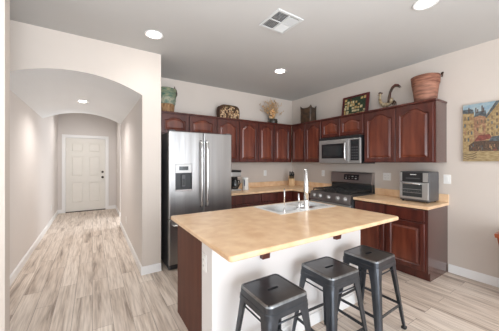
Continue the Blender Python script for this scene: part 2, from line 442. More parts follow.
t = thing('ceiling_vent', 'square white ceiling air vent with four angled louvre sections', 'vent', (1.54, 1.822, CZ), 0)
mb = MB()
for a in ((-.155, -.155, .155, -.128), (-.155, .128, .155, .155), (-.155, -.128, -.128, .128), (.128, -.128, .155, .128)):
    mb.box(a[0], a[1], -0.010, a[2], a[3], 0, 'vent', bev=0.004)
mb.box(-0.128, -0.005, -0.012, 0.128, 0.005, -0.004, 'vent').box(-0.005, -0.128, -0.0125, 0.005, 0.128, -0.004, 'vent')
mb.build('frame', t)
MB().box(-0.128, -0.128, -0.003, 0.128, 0.128, -0.0005, 'ventd').build('duct', t)
def louvres(cx, cy, horiz, flip):
    mb = MB()
    for k in range(7):
        o = -0.052+k*0.0175
        T = Matrix.Translation((cx, cy, -0.009)) @ (Matrix.Identity(4) if horiz else Matrix.Rotation(PI/2, 4, 'Z')) @ Matrix.Translation((0, o, 0)) @ Matrix.Rotation(flip*0.55, 4, 'X')
        mb.box(-0.056, -0.0085, -0.0006, 0.056, 0.0085, 0.0006, 'vent', mtx=T)
    mb.build('louvre', t)
louvres(-0.066, -0.066, True, 1); louvres(0.066, 0.066, True, -1); louvres(-0.066, 0.066, False, -1); louvres(0.066, -0.066, False, 1)

# ------------------------------------------------------------ cabinets
def door_mesh(w, h, arch, st=0.047, mf='cherryd', mp_='cherry', th=0.02):
    "raised panel door: x 0..w, z 0..h, front face at y=-th"
    N = 20
    def loop(ins, y, outer=False):
        pts = []
        L_, R_ = ins, w-ins
        for x, z in ((L_, ins), (R_, ins)): pts.append((x, y, z))
        for k in range(N+1):
            u = k/N; x = R_+(L_-R_)*u
            if outer or arch == 0: z = h-ins
            else:
                tt = (x-w/2)/((w-2*st)/2)
                q_ = max(0.0, min(1.0, (0.88-abs(tt))/0.72)); s_ = q_*q_*(3-2*q_)
                z = h-ins-arch*(1-s_)
            pts.append((x, y, z))
        return pts
    t = bmesh.new()
    specs = [(0, 0, True, 0), (0, -th+0.003, True, 0), (0.003, -th, True, 0), (st, -th, False, 0), (st+0.011, -th+0.010, False, 0), (st+0.016, -th+0.010, False, 1),
             (st+0.040, -th+0.001, False, 1)]
    loops = [([t.verts.new(p) for p in loop(a, b, c)], mi) for a, b, c, mi in specs]
    n = N+3
    for (A, _), (B, mi) in zip(loops, loops[1:]):
        for k in range(n):
            f = t.faces.new((A[k], A[(k+1) % n], B[(k+1) % n], B[k])); f.material_index = mi
    f = t.faces.new(loops[-1][0]); f.material_index = 1
    f = t.faces.new(loops[0][0][::-1])
    bmesh.ops.recalc_face_normals(t, faces=t.faces[:])
    mb = MB(); mb.mi(mf); mb.mi(mp_)
    me = bpy.data.meshes.new('t'); t.to_mesh(me); t.free(); mb.bm.from_mesh(me); bpy.data.meshes.remove(me)
    return mb
def cab_door(root, x, z, w, h, arch, name='door'):
    o = door_mesh(w, h, arch).build(name, root, (x, 0, z)); return o
def drawer_front(root, x, z, w, h):
    MB().box(0, -0.02, 0, w, 0, h, 'cherryd', bev=0.006, seg=2).build('drawer', root, (x, 0, z))

UG = 'cherry upper cabinets'
def upper(label, x, y, rz, w, z0, z1, D, doors, left_end=False, right_end=False, fillers=()):
    t = thing('wall_cabinet', label, 'cabinet', (x, y, z0), rz, UG)
    h = z1-z0
    mb = MB().box(0, 0, 0, w, D, h, 'cherryd')
    mb.build('body', t)
    MB().box(0, -0.026, h, w+(0.012 if right_end else 0), D, h+0.022, 'cherryd', bev=0.004).build('crown', t)
    if right_end: MB().box(w, 0.002, 0, w+0.004, D, h, 'panel').build('end_panel', t)['label'] = 'glossy cherry end panel'
    for (a, b) in doors: cab_door(t, a, 0.012, b-a, h-0.028, 0.062 if h > 0.5 else 0.040)
    return t
UF = 3.44; UZ0 = 1.37; UZ1 = 2.115
# right wall, local x runs towards the camera
D_R = XR-UF
upper('tall two-door cherry cabinet under the bark basket, above the toaster oven', UF, 2.135, RW, 0.905, UZ0, UZ1, D_R, [(0.012, 0.452), (0.458, 0.885)], right_end=True)
upper('short two-door cherry cabinet directly above the microwave', UF, 2.945, RW, 0.81, 1.795, UZ1, D_R, [(0.012, 0.388), (0.396, 0.798)])
upper('narrow cherry cabinet left of the microwave, running into the corner', UF, 3.715, RW, 0.77, UZ0, UZ1, D_R, [(0.022, 0.376), (0.384, 0.758)])
# back wall, local x runs to the right
UY = 3.735; D_B = YB-UY
upper('short two-door cherry cabinet above the refrigerator', 0.84, UY, 0, 0.90, 1.80, UZ1, D_B, [(0.012, 0.425), (0.445, 0.888)])
upper('two-door cherry cabinet right of the refrigerator, under the mosaic plaque', 1.74, UY, 0, 0.86, UZ0, UZ1, D_B, [(0.02, 0.44), (0.452, 0.848)])
upper('two-door cherry corner cabinet under the dried flowers', 2.60, UY, 0, 0.84, UZ0, UZ1, D_B, [(0.012, 0.372), (0.384, 0.79)])

# base cabinets
CT = 0.87; CB = 0.835
BF = 3.20
def basecab(label, x, y, rz, w, D, layout, right_end=False):
    t = thing('base_cabinet', label, 'cabinet', (x, y, 0), rz, 'cherry base cabinets')
    e = w-(0.012 if right_end else 0)
    mb = MB().box(0, 0, 0.10, e, D, CB, 'cherryd').box(0, 0.055, 0, e, D, 0.10, 'cherryd')
    mb.build('body', t)
    if right_end:
        mb = MB(); mb.prism([(0, 0.10), (0, CB), (D, CB), (D, 0), (0.055, 0), (0.055, 0.10)], 0, 0.012, 'panel',
                            mtx=Matrix.Translation((e, 0, 0)) @ Matrix(((0, 0, 1, 0), (1, 0, 0, 0), (0, 1, 0, 0), (0, 0, 0, 1))))
        mb.build('end_panel', t)['label'] = 'glossy cherry end panel'
    for kind, a, b, z0, z1 in layout:
        if kind == 'door': cab_door(t, a, z0, b-a, z1-z0, 0)
        else: drawer_front(t, a, z0, b-a, z1-z0)
    return t
WG = 0.003
basecab('cherry base cabinet with drawers over doors under the toaster oven', BF, 2.135, RW, 0.92, XR-BF-0.001,
        [('door', 0.015, 0.425, 0.125, 0.665), ('door', 0.462, 0.888, 0.125, 0.665), ('drawer', 0.015, 0.425, 0.685, 0.822), ('drawer', 0.462, 0.888, 0.685, 0.822)], True)
basecab('cherry corner base cabinet left of the range', BF, 4.04, RW, 1.10, XR-BF-0.001,
        [('door', 0.65, 1.085, 0.125, 0.665), ('drawer', 0.65, 1.085, 0.685, 0.822)])
basecab('long cherry base cabinet under the coffee maker, behind the island', 1.76, 3.45, 0, 1.435, YB-3.45-0.002,
        [('door', 0.015, 0.45, 0.125, 0.665), ('door', 0.46, 0.93, 0.125, 0.665), ('door', 0.94, 1.40, 0.125, 0.665),
         ('drawer', 0.015, 0.70, 0.685, 0.822), ('drawer', 0.715, 1.40, 0.685, 0.822)])

# countertops on the walls
o = MB().prism([(1.755, 3.415), (3.165, 3.415), (3.165, 2.932), (XR, 2.932), (XR, YB), (1.755, YB)], CB, CT, 'counter', bev=0.006).build('countertop')
tag(o, 'tan laminate corner countertop under the coffee maker and knife block', 'countertop')
mb = MB().box(1.755, YB-0.02, CT, XR, YB, CT+0.10, 'counter', bev=0.004).box(XR-0.02, 2.932, CT, XR, YB-0.02, CT+0.10, 'counter', bev=0.004)
tag(mb.build('backsplash'), 'low tan laminate backsplash behind the corner countertop, left of the range', 'backsplash')
o = MB().prism([(3.165, 1.20), (XR, 1.20), (XR, 2.142), (3.165, 2.142)], CB, CT, 'counter', bev=0.006).build('countertop')
tag(o, 'tan laminate countertop right of the range, holding the toaster oven', 'countertop')
tag(MB().box(XR-0.02, 1.20, CT, XR, 2.142, CT+0.10, 'counter', bev=0.004).build('backsplash'), 'low tan laminate backsplash behind the toaster oven, right of the range', 'backsplash')

# ------------------------------------------------------------ island
IX0, IX1, IY0, IY1 = 0.615, 2.405, 1.145, 2.33
isl = thing('kitchen_island', 'kitchen island with pale grey half wall facing the stools and cherry back', 'kitchen island', (0, 0, 0))
HX0, HX1, HY0, HY1 = 0.645, 2.255, 1.44, 1.62
MB().box(HX0, HY0, 0, HX1, HY1, CB, 'half', bev=0.006, seg=3).build('half_wall', isl)['label'] = 'pale grey painted half wall'
for sx0, sx1 in ((HX0+0.012, HX0+0.03), (HX1-0.03, HX1-0.012)):
    MB().box(sx0, HY1, 0.0, sx1, 2.235, CB, 'sidewood').build('side_panel', isl)['label'] = 'cherry wood end panel of the island'
mb = MB().box(HX0+0.03, HY1, 0.10, HX1-0.03, 2.235, CB-0.20, 'cherryd').box(HX0+0.03, HY1, 0, HX1-0.03, 2.17, 0.10, 'cherryd')
mb.build('cabinet_body', isl)
MB().box(HX0+0.03, 2.215, CB-0.20, HX1-0.03, 2.235, CB, 'cherryd').build('face_rail', isl)
for k in range(4):
    a = HX0+0.04+k*0.385
    o = door_mesh(0.375, 0.69, 0).build('door', isl, (a+0.375, 2.235, 0.125)); o.rotation_euler = (0, 0, PI)
mb = MB()
mb.box(HX0-0.0, HY0-BT, 0, HX1+BT, HY0, BH, 'trim', bev=0.003).box(HX1, HY0, 0, HX1+BT, HY1, BH, 'trim', bev=0.003).box(HX0-BT, HY0-BT, 0, HX0, HY1, BH, 'trim', bev=0.003)
mb.build('baseboard', isl)
for cx in (1.052, 1.866):
    prof = [(HY0, CB-0.001), (HY0-0.12, CB-0.001), (HY0-0.12, CB-0.022)]
    for k in range(9):
        a = k/8*PI/2
        prof.append((HY0-0.115+0.075*math.sin(a), CB-0.022-0.09*(1-math.cos(a))))
    prof += [(HY0-0.036, CB-0.155), (HY0, CB-0.155)]
    T = Matrix.Translation((cx-0.032, 0, 0)) @ Matrix(((0, 0, 1, 0), (1, 0, 0, 0), (0, 1, 0, 0), (0, 0, 0, 1)))
    MB().prism(prof, 0, 0.064, 'cherryd', mtx=T).build('corbel', isl)['label'] = 'small dark cherry corbel under the overhang'
SX0, SX1, SY0, SY1 = 1.52, 2.345, 1.795, 2.275
t = bmesh.new()
def ring(x0, y0, x1, y1, z): return [t.verts.new(p) for p in ((x0, y0, z), (x1, y0, z), (x1, y1, z), (x0, y1, z))]
g = 0.018
A, B = ring(IX0, IY0, IX1, IY1, CT), ring(SX0+g, SY0+g, SX1-g, SY1-g, CT)
C, D = ring(IX0, IY0, IX1, IY1, CB), ring(SX0+g, SY0+g, SX1-g, SY1-g, CB)
for k in range(4):
    j = (k+1) % 4
    t.faces.new((A[k], A[j], B[j], B[k])); t.faces.new((C[j], C[k], D[k], D[j]))
    t.faces.new((C[k], C[j], A[j], A[k])); t.faces.new((B[k], B[j], D[j], D[k]))
t.edges.ensure_lookup_table()
vc = [e for e in t.edges if e.verts[0] in A+C and e.verts[1] in A+C and (e.verts[0].co-e.verts[1].co).xy.length < 1e-4]
bmesh.ops.bevel(t, geom=vc, offset=0.022, segments=4, profile=0.5, affect='EDGES')
ed = [e for e in t.edges if len(e.link_faces) == 2 and all(v.co.x < IX0+0.025 or v.co.x > IX1-0.025 or v.co.y < IY0+0.025 or v.co.y > IY1-0.025 for v in e.verts)
      and abs(e.link_faces[0].normal.z-e.link_faces[1].normal.z) > 0.5 and abs(e.verts[0].co.z-e.verts[1].co.z) < 1e-5]
t.normal_update()
ed = [e for e in t.edges if len(e.link_faces) == 2 and all((v.co.x < IX0+0.025 or v.co.x > IX1-0.025 or v.co.y < IY0+0.025 or v.co.y > IY1-0.025) for v in e.verts)
      and abs(e.verts[0].co.z-e.verts[1].co.z) < 1e-5 and abs(abs(e.link_faces[0].normal.z)-abs(e.link_faces[1].normal.z)) > 0.5]
bmesh.ops.bevel(t, geom=ed, offset=0.010, segments=3, profile=0.5, affect='EDGES')
bmesh.ops.recalc_face_normals(t, faces=t.faces[:])
o = MB().merge(t, 'counter').build('island_countertop')
tag(o, 'large tan laminate island countertop with the sink set in it', 'countertop')

# sink
sk = thing('kitchen_sink', 'double bowl stainless steel sink set in the island top', 'sink', (0, 0, CT))
xs = [SX0, SX0+0.035, 1.90, 1.935, SX1-0.035, SX1]; ys = [SY0, SY0+0.085, 2.20, SY1]
t = bmesh.new(); V = {}
def vv(x, y, z):
    k = (round(x, 5), round(y, 5), round(z, 5))
    if k not in V: V[k] = t.verts.new(k)
    return V[k]
for i in range(5):
    for j in range(3):
        if j == 1 and i in (1, 3):
            x0, x1, y0, y1 = xs[i], xs[i+1], ys[1], ys[2]
            dz = -0.165; q = 0.02
            tp = [vv(x0, y0, 0.004), vv(x1, y0, 0.004), vv(x1, y1, 0.004), vv(x0, y1, 0.004)]
            bt = [t.verts.new(p) for p in ((x0+q, y0+q, dz), (x1-q, y0+q, dz), (x1-q, y1-q, dz), (x0+q, y1-q, dz))]
            for k in range(4): t.faces.new((tp[(k+1) % 4], tp[k], bt[k], bt[(k+1) % 4]))
            t.faces.new(bt)
            for f in list(t.faces)[-5:]: f.tag = True
        else:
            t.faces.new((vv(xs[i], ys[j], 0.004), vv(xs[i+1], ys[j], 0.004), vv(xs[i+1], ys[j+1], 0.004), vv(xs[i], ys[j+1], 0.004)))
rim = [(SX0, SY0), (SX1, SY0), (SX1, SY1), (SX0, SY1)]
for k in range(4):
    a, b = rim[k], rim[(k+1) % 4]
    def lst(a, b):
        if a[1] == b[1]:
            return [(x, a[1]) for x in (xs if a[0] < b[0] else xs[::-1])]
        return [(a[0], y) for y in (ys if a[1] < b[1] else ys[::-1])]
    L_ = lst(a, b)
    for p, q_ in zip(L_, L_[1:]):
        t.faces.new((vv(p[0], p[1], 0.0005), vv(q_[0], q_[1], 0.0005), vv(q_[0], q_[1], 0.004), vv(p[0], p[1], 0.004)))
mb = MB(); mb.mi('deck'); mb.mi('sink')
tagged = [f.tag for f in t.faces]
for f, g_ in zip(t.faces, tagged): f.material_index = 1 if g_ else 0
me = bpy.data.meshes.new('t'); t.to_mesh(me); t.free(); mb.bm.from_mesh(me); bpy.data.meshes.remove(me)
mb.build('basin', sk)
for cx in ((xs[1]+xs[2])/2, (xs[3]+xs[4])/2):
    MB().lathe([(0, -0.162), (0.04, -0.162), (0.044, -0.1645), (0, -0.1648)], 'darksteel', 24, cx, (ys[1]+ys[2])/2).build('drain', sk)

# faucet on the near deck
fa = thing('kitchen_faucet', 'tall chrome gooseneck kitchen faucet with side lever at the sink', 'faucet', (1.905, 1.838, CT+0.004), math.radians(-44))
MB().lathe([(0, 0), (0.036, 0), (0.036, 0.006), (0.030, 0.02), (0.027, 0.10), (0.024, 0.11), (0, 0.11)], 'chrome', 24).build('body', fa)
pts = [(0, 0, 0.10), (0, 0, 0.20), (0, 0, 0.30)]
for k in range(1, 11):
    a = PI*k/10
    pts.append((-0.0, 0.095-0.095*math.cos(a), 0.30+0.115*math.sin(a)))
pts.append((0, 0.192, 0.27))
MB().tube(pts, [0.027, 0.025, 0.023]+[0.019]*11, 'chrome', 16).build('spout', fa)
MB().lathe([(0, 0.17), (0.019, 0.17), (0.023, 0.19), (0.020, 0.265), (0.013, 0.275), (0, 0.275)], 'chrome', 20, 0, 0.192).build('spray_head', fa)
MB().box(-0.105, -0.028, 0, 0.034, 0.028, 0.010, 'chrome', bev=0.004).build('deck_plate', fa)
mb = MB().lathe([(0, 0.01), (0.021, 0.01), (0.018, 0.03), (0.016, 0.06), (0, 0.065)], 'chrome', 20, -0.075, 0).tube([(-0.02, 0, 0.035), (-0.075, 0, 0.035)], 0.016, 'chrome')
mb.tube([(-0.075, 0, 0.055), (-0.077, 0, 0.10), (-0.079, 0, 0.165)], [0.012, 0.009, 0.008], 'chrome')
mb.build('lever', fa)
ft = thing('filter_tap', 'thin chrome drinking water tap at left of the sink', 'faucet', (1.60, 1.838, CT+0.004), math.radians(-41))
MB().lathe([(0, 0), (0.018, 0), (0.018, 0.005), (0.009, 0.02), (0.008, 0.04), (0, 0.04)], 'chrome', 20).build('base', ft)
pts = [(0, 0, 0.03), (0, 0, 0.19)]+[(0, 0.035-0.035*math.cos(PI*k/6), 0.19+0.04*math.sin(PI*k/6)) for k in range(1, 7)]
MB().tube(pts, 0.0062, 'chrome', 10).build('spout', ft)

# ------------------------------------------------------------ stools
def make_stool(label, loc, rz):
    t = thing('counter_stool', label, 'stool', loc, rz, 'backless metal stools at the island')
    Hs = 0.61; a = 0.152
    def rr(h, r, z, n=5):
        pts = []
        for cx, cy, s in ((h-r, h-r, 0), (-h+r, h-r, PI/2), (-h+r, -h+r, PI), (h-r, -h+r, 3*PI/2)):
            for k in range(n+1):
                an = s+k/n*PI/2
                pts.append((cx+r*math.cos(an), cy+r*math.sin(an), z))
        return pts
    tb = bmesh.new()
    def slotloop(z, L=0.035, r=0.011):
        # same vertex count (24) as rr
        pts = []
        for cx, cy, s in ((L-0.004, 0, 0), (-L+0.004, 0, PI/2), (-L+0.004, 0, PI), (L-0.004, 0, 3*PI/2)):
            for k in range(6):
                an = s+k/5*PI/2
                pts.append((cx+r*math.cos(an), cy+r*math.sin(an), z))
        return pts
    levels = [rr(a+0.006, 0.034, Hs-0.078), rr(a+0.004, 0.034, Hs-0.05), rr(a+0.001, 0.033, Hs-0.046), rr(a, 0.033, Hs-0.012), rr(a-0.003, 0.031, Hs-0.003), rr(a-0.010, 0.028, Hs),
              rr(a-0.016, 0.024, Hs), rr(a-0.020, 0.022, Hs-0.004), slotloop(Hs-0.004), slotloop(Hs-0.018)]
    LV = [[tb.verts.new(p) for p in l] for l in levels]
    n = 24
    for A, B in zip(LV, LV[1:]):
        for k in range(n): tb.faces.new((A[k], A[(k+1) % n], B[(k+1) % n], B[k]))
    # underside
    U = [tb.verts.new((p[0]*0.96, p[1]*0.96, Hs-0.078)) for p in levels[0]]; U2 = [tb.verts.new((p[0]*0.96, p[1]*0.96, Hs-0.02)) for p in levels[0]]
    for A, B in ((LV[0], U), (U, U2)):
        for k in range(n): tb.faces.new((A[(k+1) % n], A[k], B[k], B[(k+1) % n]))
    bmesh.ops.recalc_face_normals(tb, faces=tb.faces[:])
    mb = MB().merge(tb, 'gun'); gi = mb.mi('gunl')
    for f in mb.bm.faces:       # worn rim edge, its highlight painted in as lighter metal
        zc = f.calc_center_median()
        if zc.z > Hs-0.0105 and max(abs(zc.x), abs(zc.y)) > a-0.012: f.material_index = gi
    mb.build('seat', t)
    # legs: tapering folded sheet, wide at top
    for sx in (1, -1):
        for sy in (1, -1):
            lb = bmesh.new()
            top, bot = 0.150, 0.208
            def sec(z, c, wd, th):
                o_ = c; i_ = c-th
                # folded corner section: outer rounded corner, two flanges
                p = [(o_-wd, o_), (o_-0.022, o_), (o_-0.007, o_-0.007), (o_, o_-0.022), (o_, o_-wd),
                     (i_, o_-wd), (i_, i_-0.012), (i_-0.004, i_-0.004), (i_-0.012, i_), (o_-wd, i_)]
                return [lb.verts.new((sx*x, sy*y, z)) for x, y in p]
            secs = [sec(Hs-0.055, top, 0.078, 0.008), sec(Hs-0.11, top+0.006, 0.066, 0.008), sec(Hs-0.18, top+0.013, 0.056, 0.008), sec(0.02, bot, 0.036, 0.008)]
            for A, B in zip(secs, secs[1:]):
                for k in range(10): lb.faces.new((A[k], A[(k+1) % 10], B[(k+1) % 10], B[k]))
            lb.faces.new(secs[0]); lb.faces.new(secs[-1])
            bmesh.ops.recalc_face_normals(lb, faces=lb.faces[:])
            lg = MB().merge(lb, 'gun').build('leg', t)
            c = bot-0.016
            MB().box(sx*c-0.017, sy*c-0.017, 0, sx*c+0.017, sy*c+0.017, 0.021, 'rubber', bev=0.004).build('rubber_foot', lg)
    # foot rails and upper braces between the legs
    zf = 0.20; c = 0.150+(0.208-0.150)*(Hs-0.055-zf)/(Hs-0.075)-0.012
    for sx, sy in ((1, 0), (-1, 0), (0, 1), (0, -1)):
        if sx: MB().box(sx*c-0.003, -c, zf-0.011, sx*c+0.003, c, zf+0.011, 'gun', bev=0.001).build('foot_rail', t)
        else: MB().box(-c, sy*c-0.003, zf-0.011, c, sy*c+0.003, zf+0.011, 'gun', bev=0.001).build('foot_rail', t)
    zu = Hs-0.115; c = 0.142
    for sx, sy in ((1, 0), (-1, 0), (0, 1), (0, -1)):
        p = [(sx*c, -c, zu), (sx*c, c, zu)] if sx else [(-c, sy*c, zu), (c, sy*c, zu)]
        MB().tube(p, 0.005, 'gun', 8).build('brace', t)
    return t
st = make_stool('gunmetal backless counter stool, nearest to the camera at the island corner', (0.925, 1.168, 0), 0)
dup(st, (1.467, 1.186, 0), math.radians(-2), 'gunmetal backless counter stool, the middle one of the three')
dup(st, (1.968, 1.182, 0), math.radians(1.5), 'gunmetal backless counter stool, at the far right end of the island')

# ------------------------------------------------------------ refrigerator
fr = thing('refrigerator', 'stainless steel french door refrigerator with ice and water dispenser', 'refrigerator', (0.80, 3.10, 0))
FW = 0.895; FH = 1.772
MB().box(0.004, 0.075, 0.02, FW-0.004, 0.80, FH-0.02, 'grey', bev=0.006).build('cabinet', fr)
def fdoor(name, x0, x1, z0, z1, hole=None):
    mb = MB()
    if not hole: mb.box(x0, 0, z0, x1, 0.07, z1, 'steel', bev=0.010, seg=3)
    else:
        hx0, hz0, hx1, hz1 = hole
        t = bmesh.new()
        y0 = 0
        bmesh.ops.create_cube(t, size=1)
        for v in t.verts: v.co = Vector(((x0+x1)/2+v.co.x*(x1-x0), 0.035+v.co.y*0.07, (z0+z1)/2+v.co.z*(z1-z0)))
        bmesh.ops.bevel(t, geom=t.edges[:], offset=0.010, segments=3, profile=0.5, affect='EDGES')
        t.normal_update(); t.faces.ensure_lookup_table()
        ff = max((f for f in t.faces if f.normal.y < -0.99), key=lambda f: f.calc_area())
        vs = list(ff.verts); nn = ff.normal.copy(); t.faces.remove(ff)
        vs.sort(key=lambda v: math.atan2(v.co.z-(z0+z1)/2, v.co.x-(x0+x1)/2))   # BL, BR, TR, TL
        o4 = vs
        i4 = [t.verts.new(p) for p in ((hx0, y0, hz0), (hx1, y0, hz0), (hx1, y0, hz1), (hx0, y0, hz1))]
        b4 = [t.verts.new(p) for p in ((hx0, 0.055, hz0), (hx1, 0.055, hz0), (hx1, 0.055, hz1), (hx0, 0.055, hz1))]
        for k in range(4):
            j = (k+1) % 4
            t.faces.new((o4[k], o4[j], i4[j], i4[k])); t.faces.new((i4[k], i4[j], b4[j], b4[k]))
        t.faces.new(b4)
        bmesh.ops.recalc_face_normals(t, faces=t.faces[:])
        mb.merge(t, 'steel')
    return mb.build(name, fr)
DS = 0.462
hole = (0.082, 1.00, 0.302, 1.352)
ld = fdoor('left_door', 0, DS-0.003, 0.655, FH, hole)
rd = fdoor('right_door', DS+0.003, FW, 0.655, FH)
dr = fdoor('freezer_drawer', 0, FW, 0.075, 0.645)
dp = MB().box(hole[0]+.002, 0.0, 1.235, hole[2]-.002, 0.05, hole[3]-.002, 'steelb', bev=0.003).box(hole[0]+.05, -0.002, 1.27, hole[2]-.05, 0, 1.32, 'glass').build('control_panel', ld); dp['label'] = 'dispenser control panel'
mb = MB().box(hole[0]+.002, 0.035, 1.002, hole[2]-.002, 0.053, 1.235, 'black').box(hole[0]+.002, -0.004, 1.002, hole[2]-.002, 0.035, 1.022, 'darksteel', bev=0.002)
mb.build('dispenser_bay', ld)['label'] = 'black dispenser recess'
mb = MB().box(hole[0]+.085, 0.012, 1.06, hole[0]+.135, 0.02, 1.21, 'grey', bev=0.004).box(hole[0]+.094, 0.0085, 1.075, hole[0]+.126, 0.0115, 1.16, 'black'); mb.build('dispenser_paddle', ld)
def fhandle(x, par, z0=0.78, z1=1.66):
    pts = [(x, 0.0, z0), (x, -0.045, z0+0.02)]+[(x, -0.045-0.012*math.sin(PI*k/10), z0+0.02+(z1-z0-0.04)*k/10) for k in range(1, 10)]+[(x, -0.045, z1-0.02), (x, 0.0, z1)]
    MB().tube(pts, 0.0145, 'chrome', 12).build('handle', par)
fhandle(DS-0.04, ld); fhandle(DS+0.04, rd)
MB().tube([(0.05, 0.0, 0.58), (0.06, -0.045, 0.58), (FW/2, -0.055, 0.58), (FW-0.06, -0.045, 0.58), (FW-0.05, 0, 0.58)], 0.0125, 'chrome', 12).build('handle', dr)
mb = MB().box(0.01, 0.03, 0.012, FW-0.01, 0.075, 0.07, 'grey')
for k in range(5): mb.box(0.03, 0.026, 0.02+k*0.009, FW-0.03, 0.03, 0.024+k*0.009, 'black')
mb.build('kick_grille', fr)
for x in (0.06, FW-0.06):
    for y in (0.12, 0.72): MB().lathe([(0, 0), (0.02, 0), (0.02, 0.02), (0, 0.02)], 'rubber', 16, x, y).build('foot', fr)
for x in (0.05, FW-0.05): MB().box(x-0.035, 0.01, FH-0.001, x+0.035, 0.13, FH+0.014, 'grey', bev=0.004).build('hinge_cover', fr)

# ------------------------------------------------------------ gas range   (local x runs towards the camera)
rg = thing('gas_range', 'stainless steel gas range with black cooktop between the base cabinets', 'stove', (3.115, 2.922, 0), RW)
RWd = 0.768; RD = XR-3.115-0.004
mb = MB().box(0, 0.03, 0.03, RWd, RD-0.0, 0.88, 'grey').box(0.01, 0.06, 0, RWd-0.01, RD, 0.03, 'black')
mb.build('body', rg)
od = MB().box(0.004, 0.0, 0.20, RWd-0.004, 0.03, 0.745, 'steelb', bev=0.006).box(0.14, -0.002, 0.33, RWd-0.14, 0.0, 0.62, 'glass').build('oven_door', rg)
MB().tube([(0.06, 0, 0.70), (0.06, -0.045, 0.70), (RWd-0.06, -0.045, 0.70), (RWd-0.06, 0, 0.70)], 0.011, 'steelb', 12).build('handle', od)
MB().box(0.004, 0.0, 0.04, RWd-0.004, 0.03, 0.19, 'steelb', bev=0.006).build('storage_drawer', rg)
MB().prism([(0.0, 0.755), (-0.008, 0.775), (0.02, 0.885), (0.05, 0.895), (0.05, 0.755)], 0, RWd, 'darksteel',
           mtx=Matrix(((0, 0, 1, 0), (1, 0, 0, 0), (0, 1, 0, 0), (0, 0, 0, 1)))).build('control_strip', rg)
for kx in (0.09, 0.215, 0.384, 0.553, 0.678):
    T = Matrix.Translation((kx, 0.006, 0.825)) @ Matrix.Rotation(-0.25, 4, 'X') @ RX
    MB().lathe([(0, 0), (0.034, 0), (0.032, 0.006), (0.029, 0.009), (0.026, 0.034), (0.022, 0.038), (0, 0.038)], 'steelb', 20, mtx=T).build('knob', rg)
MB().box(0, 0.05, 0.88, RWd, RD-0.07, 0.897, 'iron', bev=0.003).build('cooktop', rg)
for bx, by, r in ((0.17, 0.16, 0.045), (0.17, 0.42, 0.04), (RWd-0.17, 0.16, 0.045), (RWd-0.17, 0.42, 0.035), (RWd/2, 0.29, 0.05)):
    MB().lathe([(0, 0.897), (r, 0.897), (r, 0.907), (r*0.75, 0.909), (r*0.7, 0.917), (0, 0.919)], 'iron', 24, bx, by).build('burner', rg)
for gx in (0.02, 0.266, 0.512):
    mb = MB(); w_ = 0.236; y0, y1 = 0.06, RD-0.08; z = 0.925
    for a in ((gx, y0, gx+w_, y0+0.011), (gx, y1-0.011, gx+w_, y1), (gx, y0, gx+0.011, y1), (gx+w_-0.011, y0, gx+w_, y1),
              (gx+w_/2-0.005, y0, gx+w_/2+0.005, y1), (gx, y0+(y1-y0)*0.27, gx+w_, y0+(y1-y0)*0.27+0.010), (gx, y0+(y1-y0)*0.73, gx+w_, y0+(y1-y0)*0.73+0.010), (gx, (y0+y1)/2, gx+w_, (y0+y1)/2+0.01)):
        mb.box(a[0], a[1], z, a[2], a[3], z+0.014, 'iron', bev=0.002, seg=1)
    for x in (gx+0.006, gx+w_-0.006):
        for y in (y0+0.006, y1-0.006): mb.box(x-0.006, y-0.006, 0.897, x+0.006, y+0.006, z, 'iron')
    mb.build('grate', rg)
MB().box(0, RD-0.07, 0.88, RWd, RD, 1.02, 'iron', bev=0.003).build('back_riser', rg)
bg = MB().prism([(RD-0.085, 1.01), (RD-0.10, 1.03), (RD-0.075, 1.19), (RD-0.055, 1.205), (RD, 1.205), (RD, 1.01)], 0, RWd, 'darksteel',
           mtx=Matrix(((0, 0, 1, 0), (1, 0, 0, 0), (0, 1, 0, 0), (0, 0, 0, 1)))).build('backguard', rg)
bg['label'] = 'dark stainless control backguard'
T = Matrix.Translation((0.27, RD-0.091, 1.075)) @ Matrix.Rotation(-0.155, 4, 'X')
mb = MB().box(0, -0.003, 0, 0.28, 0.0, 0.095, 'black', mtx=T)
for k in range(4):
    for j in range(2): mb.box(0.03+k*0.06, -0.0045, 0.02+j*0.035, 0.06+k*0.06, -0.003, 0.032+j*0.035, 'plate' if (k+j) % 3 == 0 else 'darksteel', mtx=T)
mb.build('display', bg)

# ------------------------------------------------------------ microwave
mw = thing('microwave', 'stainless over-the-range microwave mounted under the short cabinet', 'microwave', (3.36, 2.938, 1.352), RW)
MW = 0.79; MD = XR-3.36-0.003; MH = 0.440
MB().box(0, 0.03, 0.0, MW, MD, MH-0.002, 'black', bev=0.003).build('body', mw)
mb = MB().box(0.0, 0.0, 0.396, MW, 0.03, MH-0.003, 'black', bev=0.003)
for k in range(3): mb.box(0.02, -0.003, 0.402+k*0.012, MW-0.02, 0.0, 0.407+k*0.012, 'iron')
mb.build('vent_grille', mw)['label'] = 'black vent grille'
md = MB().box(0.0, 0.0, 0.004, 0.595, 0.03, 0.392, 'steelb', bev=0.006).box(0.06, -0.0025, 0.085, 0.50, 0.0, 0.325, 'black').box(0.10, -0.0045, 0.12, 0.46, -0.0025, 0.29, 'glass').build('door', mw)
MB().tube([(0.55, 0, 0.05)]+[(0.55, -0.035-0.012*math.sin(PI*k/8), 0.06+0.28*k/8) for k in range(9)]+[(0.55, 0, 0.35)], 0.011, 'chrome', 12).build('handle', md)
mb = MB().box(0.60, 0.0, 0.004, MW, 0.03, 0.392, 'steelb', bev=0.006).box(0.625, -0.003, 0.05, 0.765, 0.0, 0.37, 'black').box(0.64, -0.005, 0.30, 0.75, -0.003, 0.35, 'glass')
for j in range(5):
    for k in range(3): mb.box(0.643+k*0.038, -0.0045, 0.075+j*0.042, 0.670+k*0.038, -0.003, 0.095+j*0.042, 'grey')
mb.build('control_panel', mw)

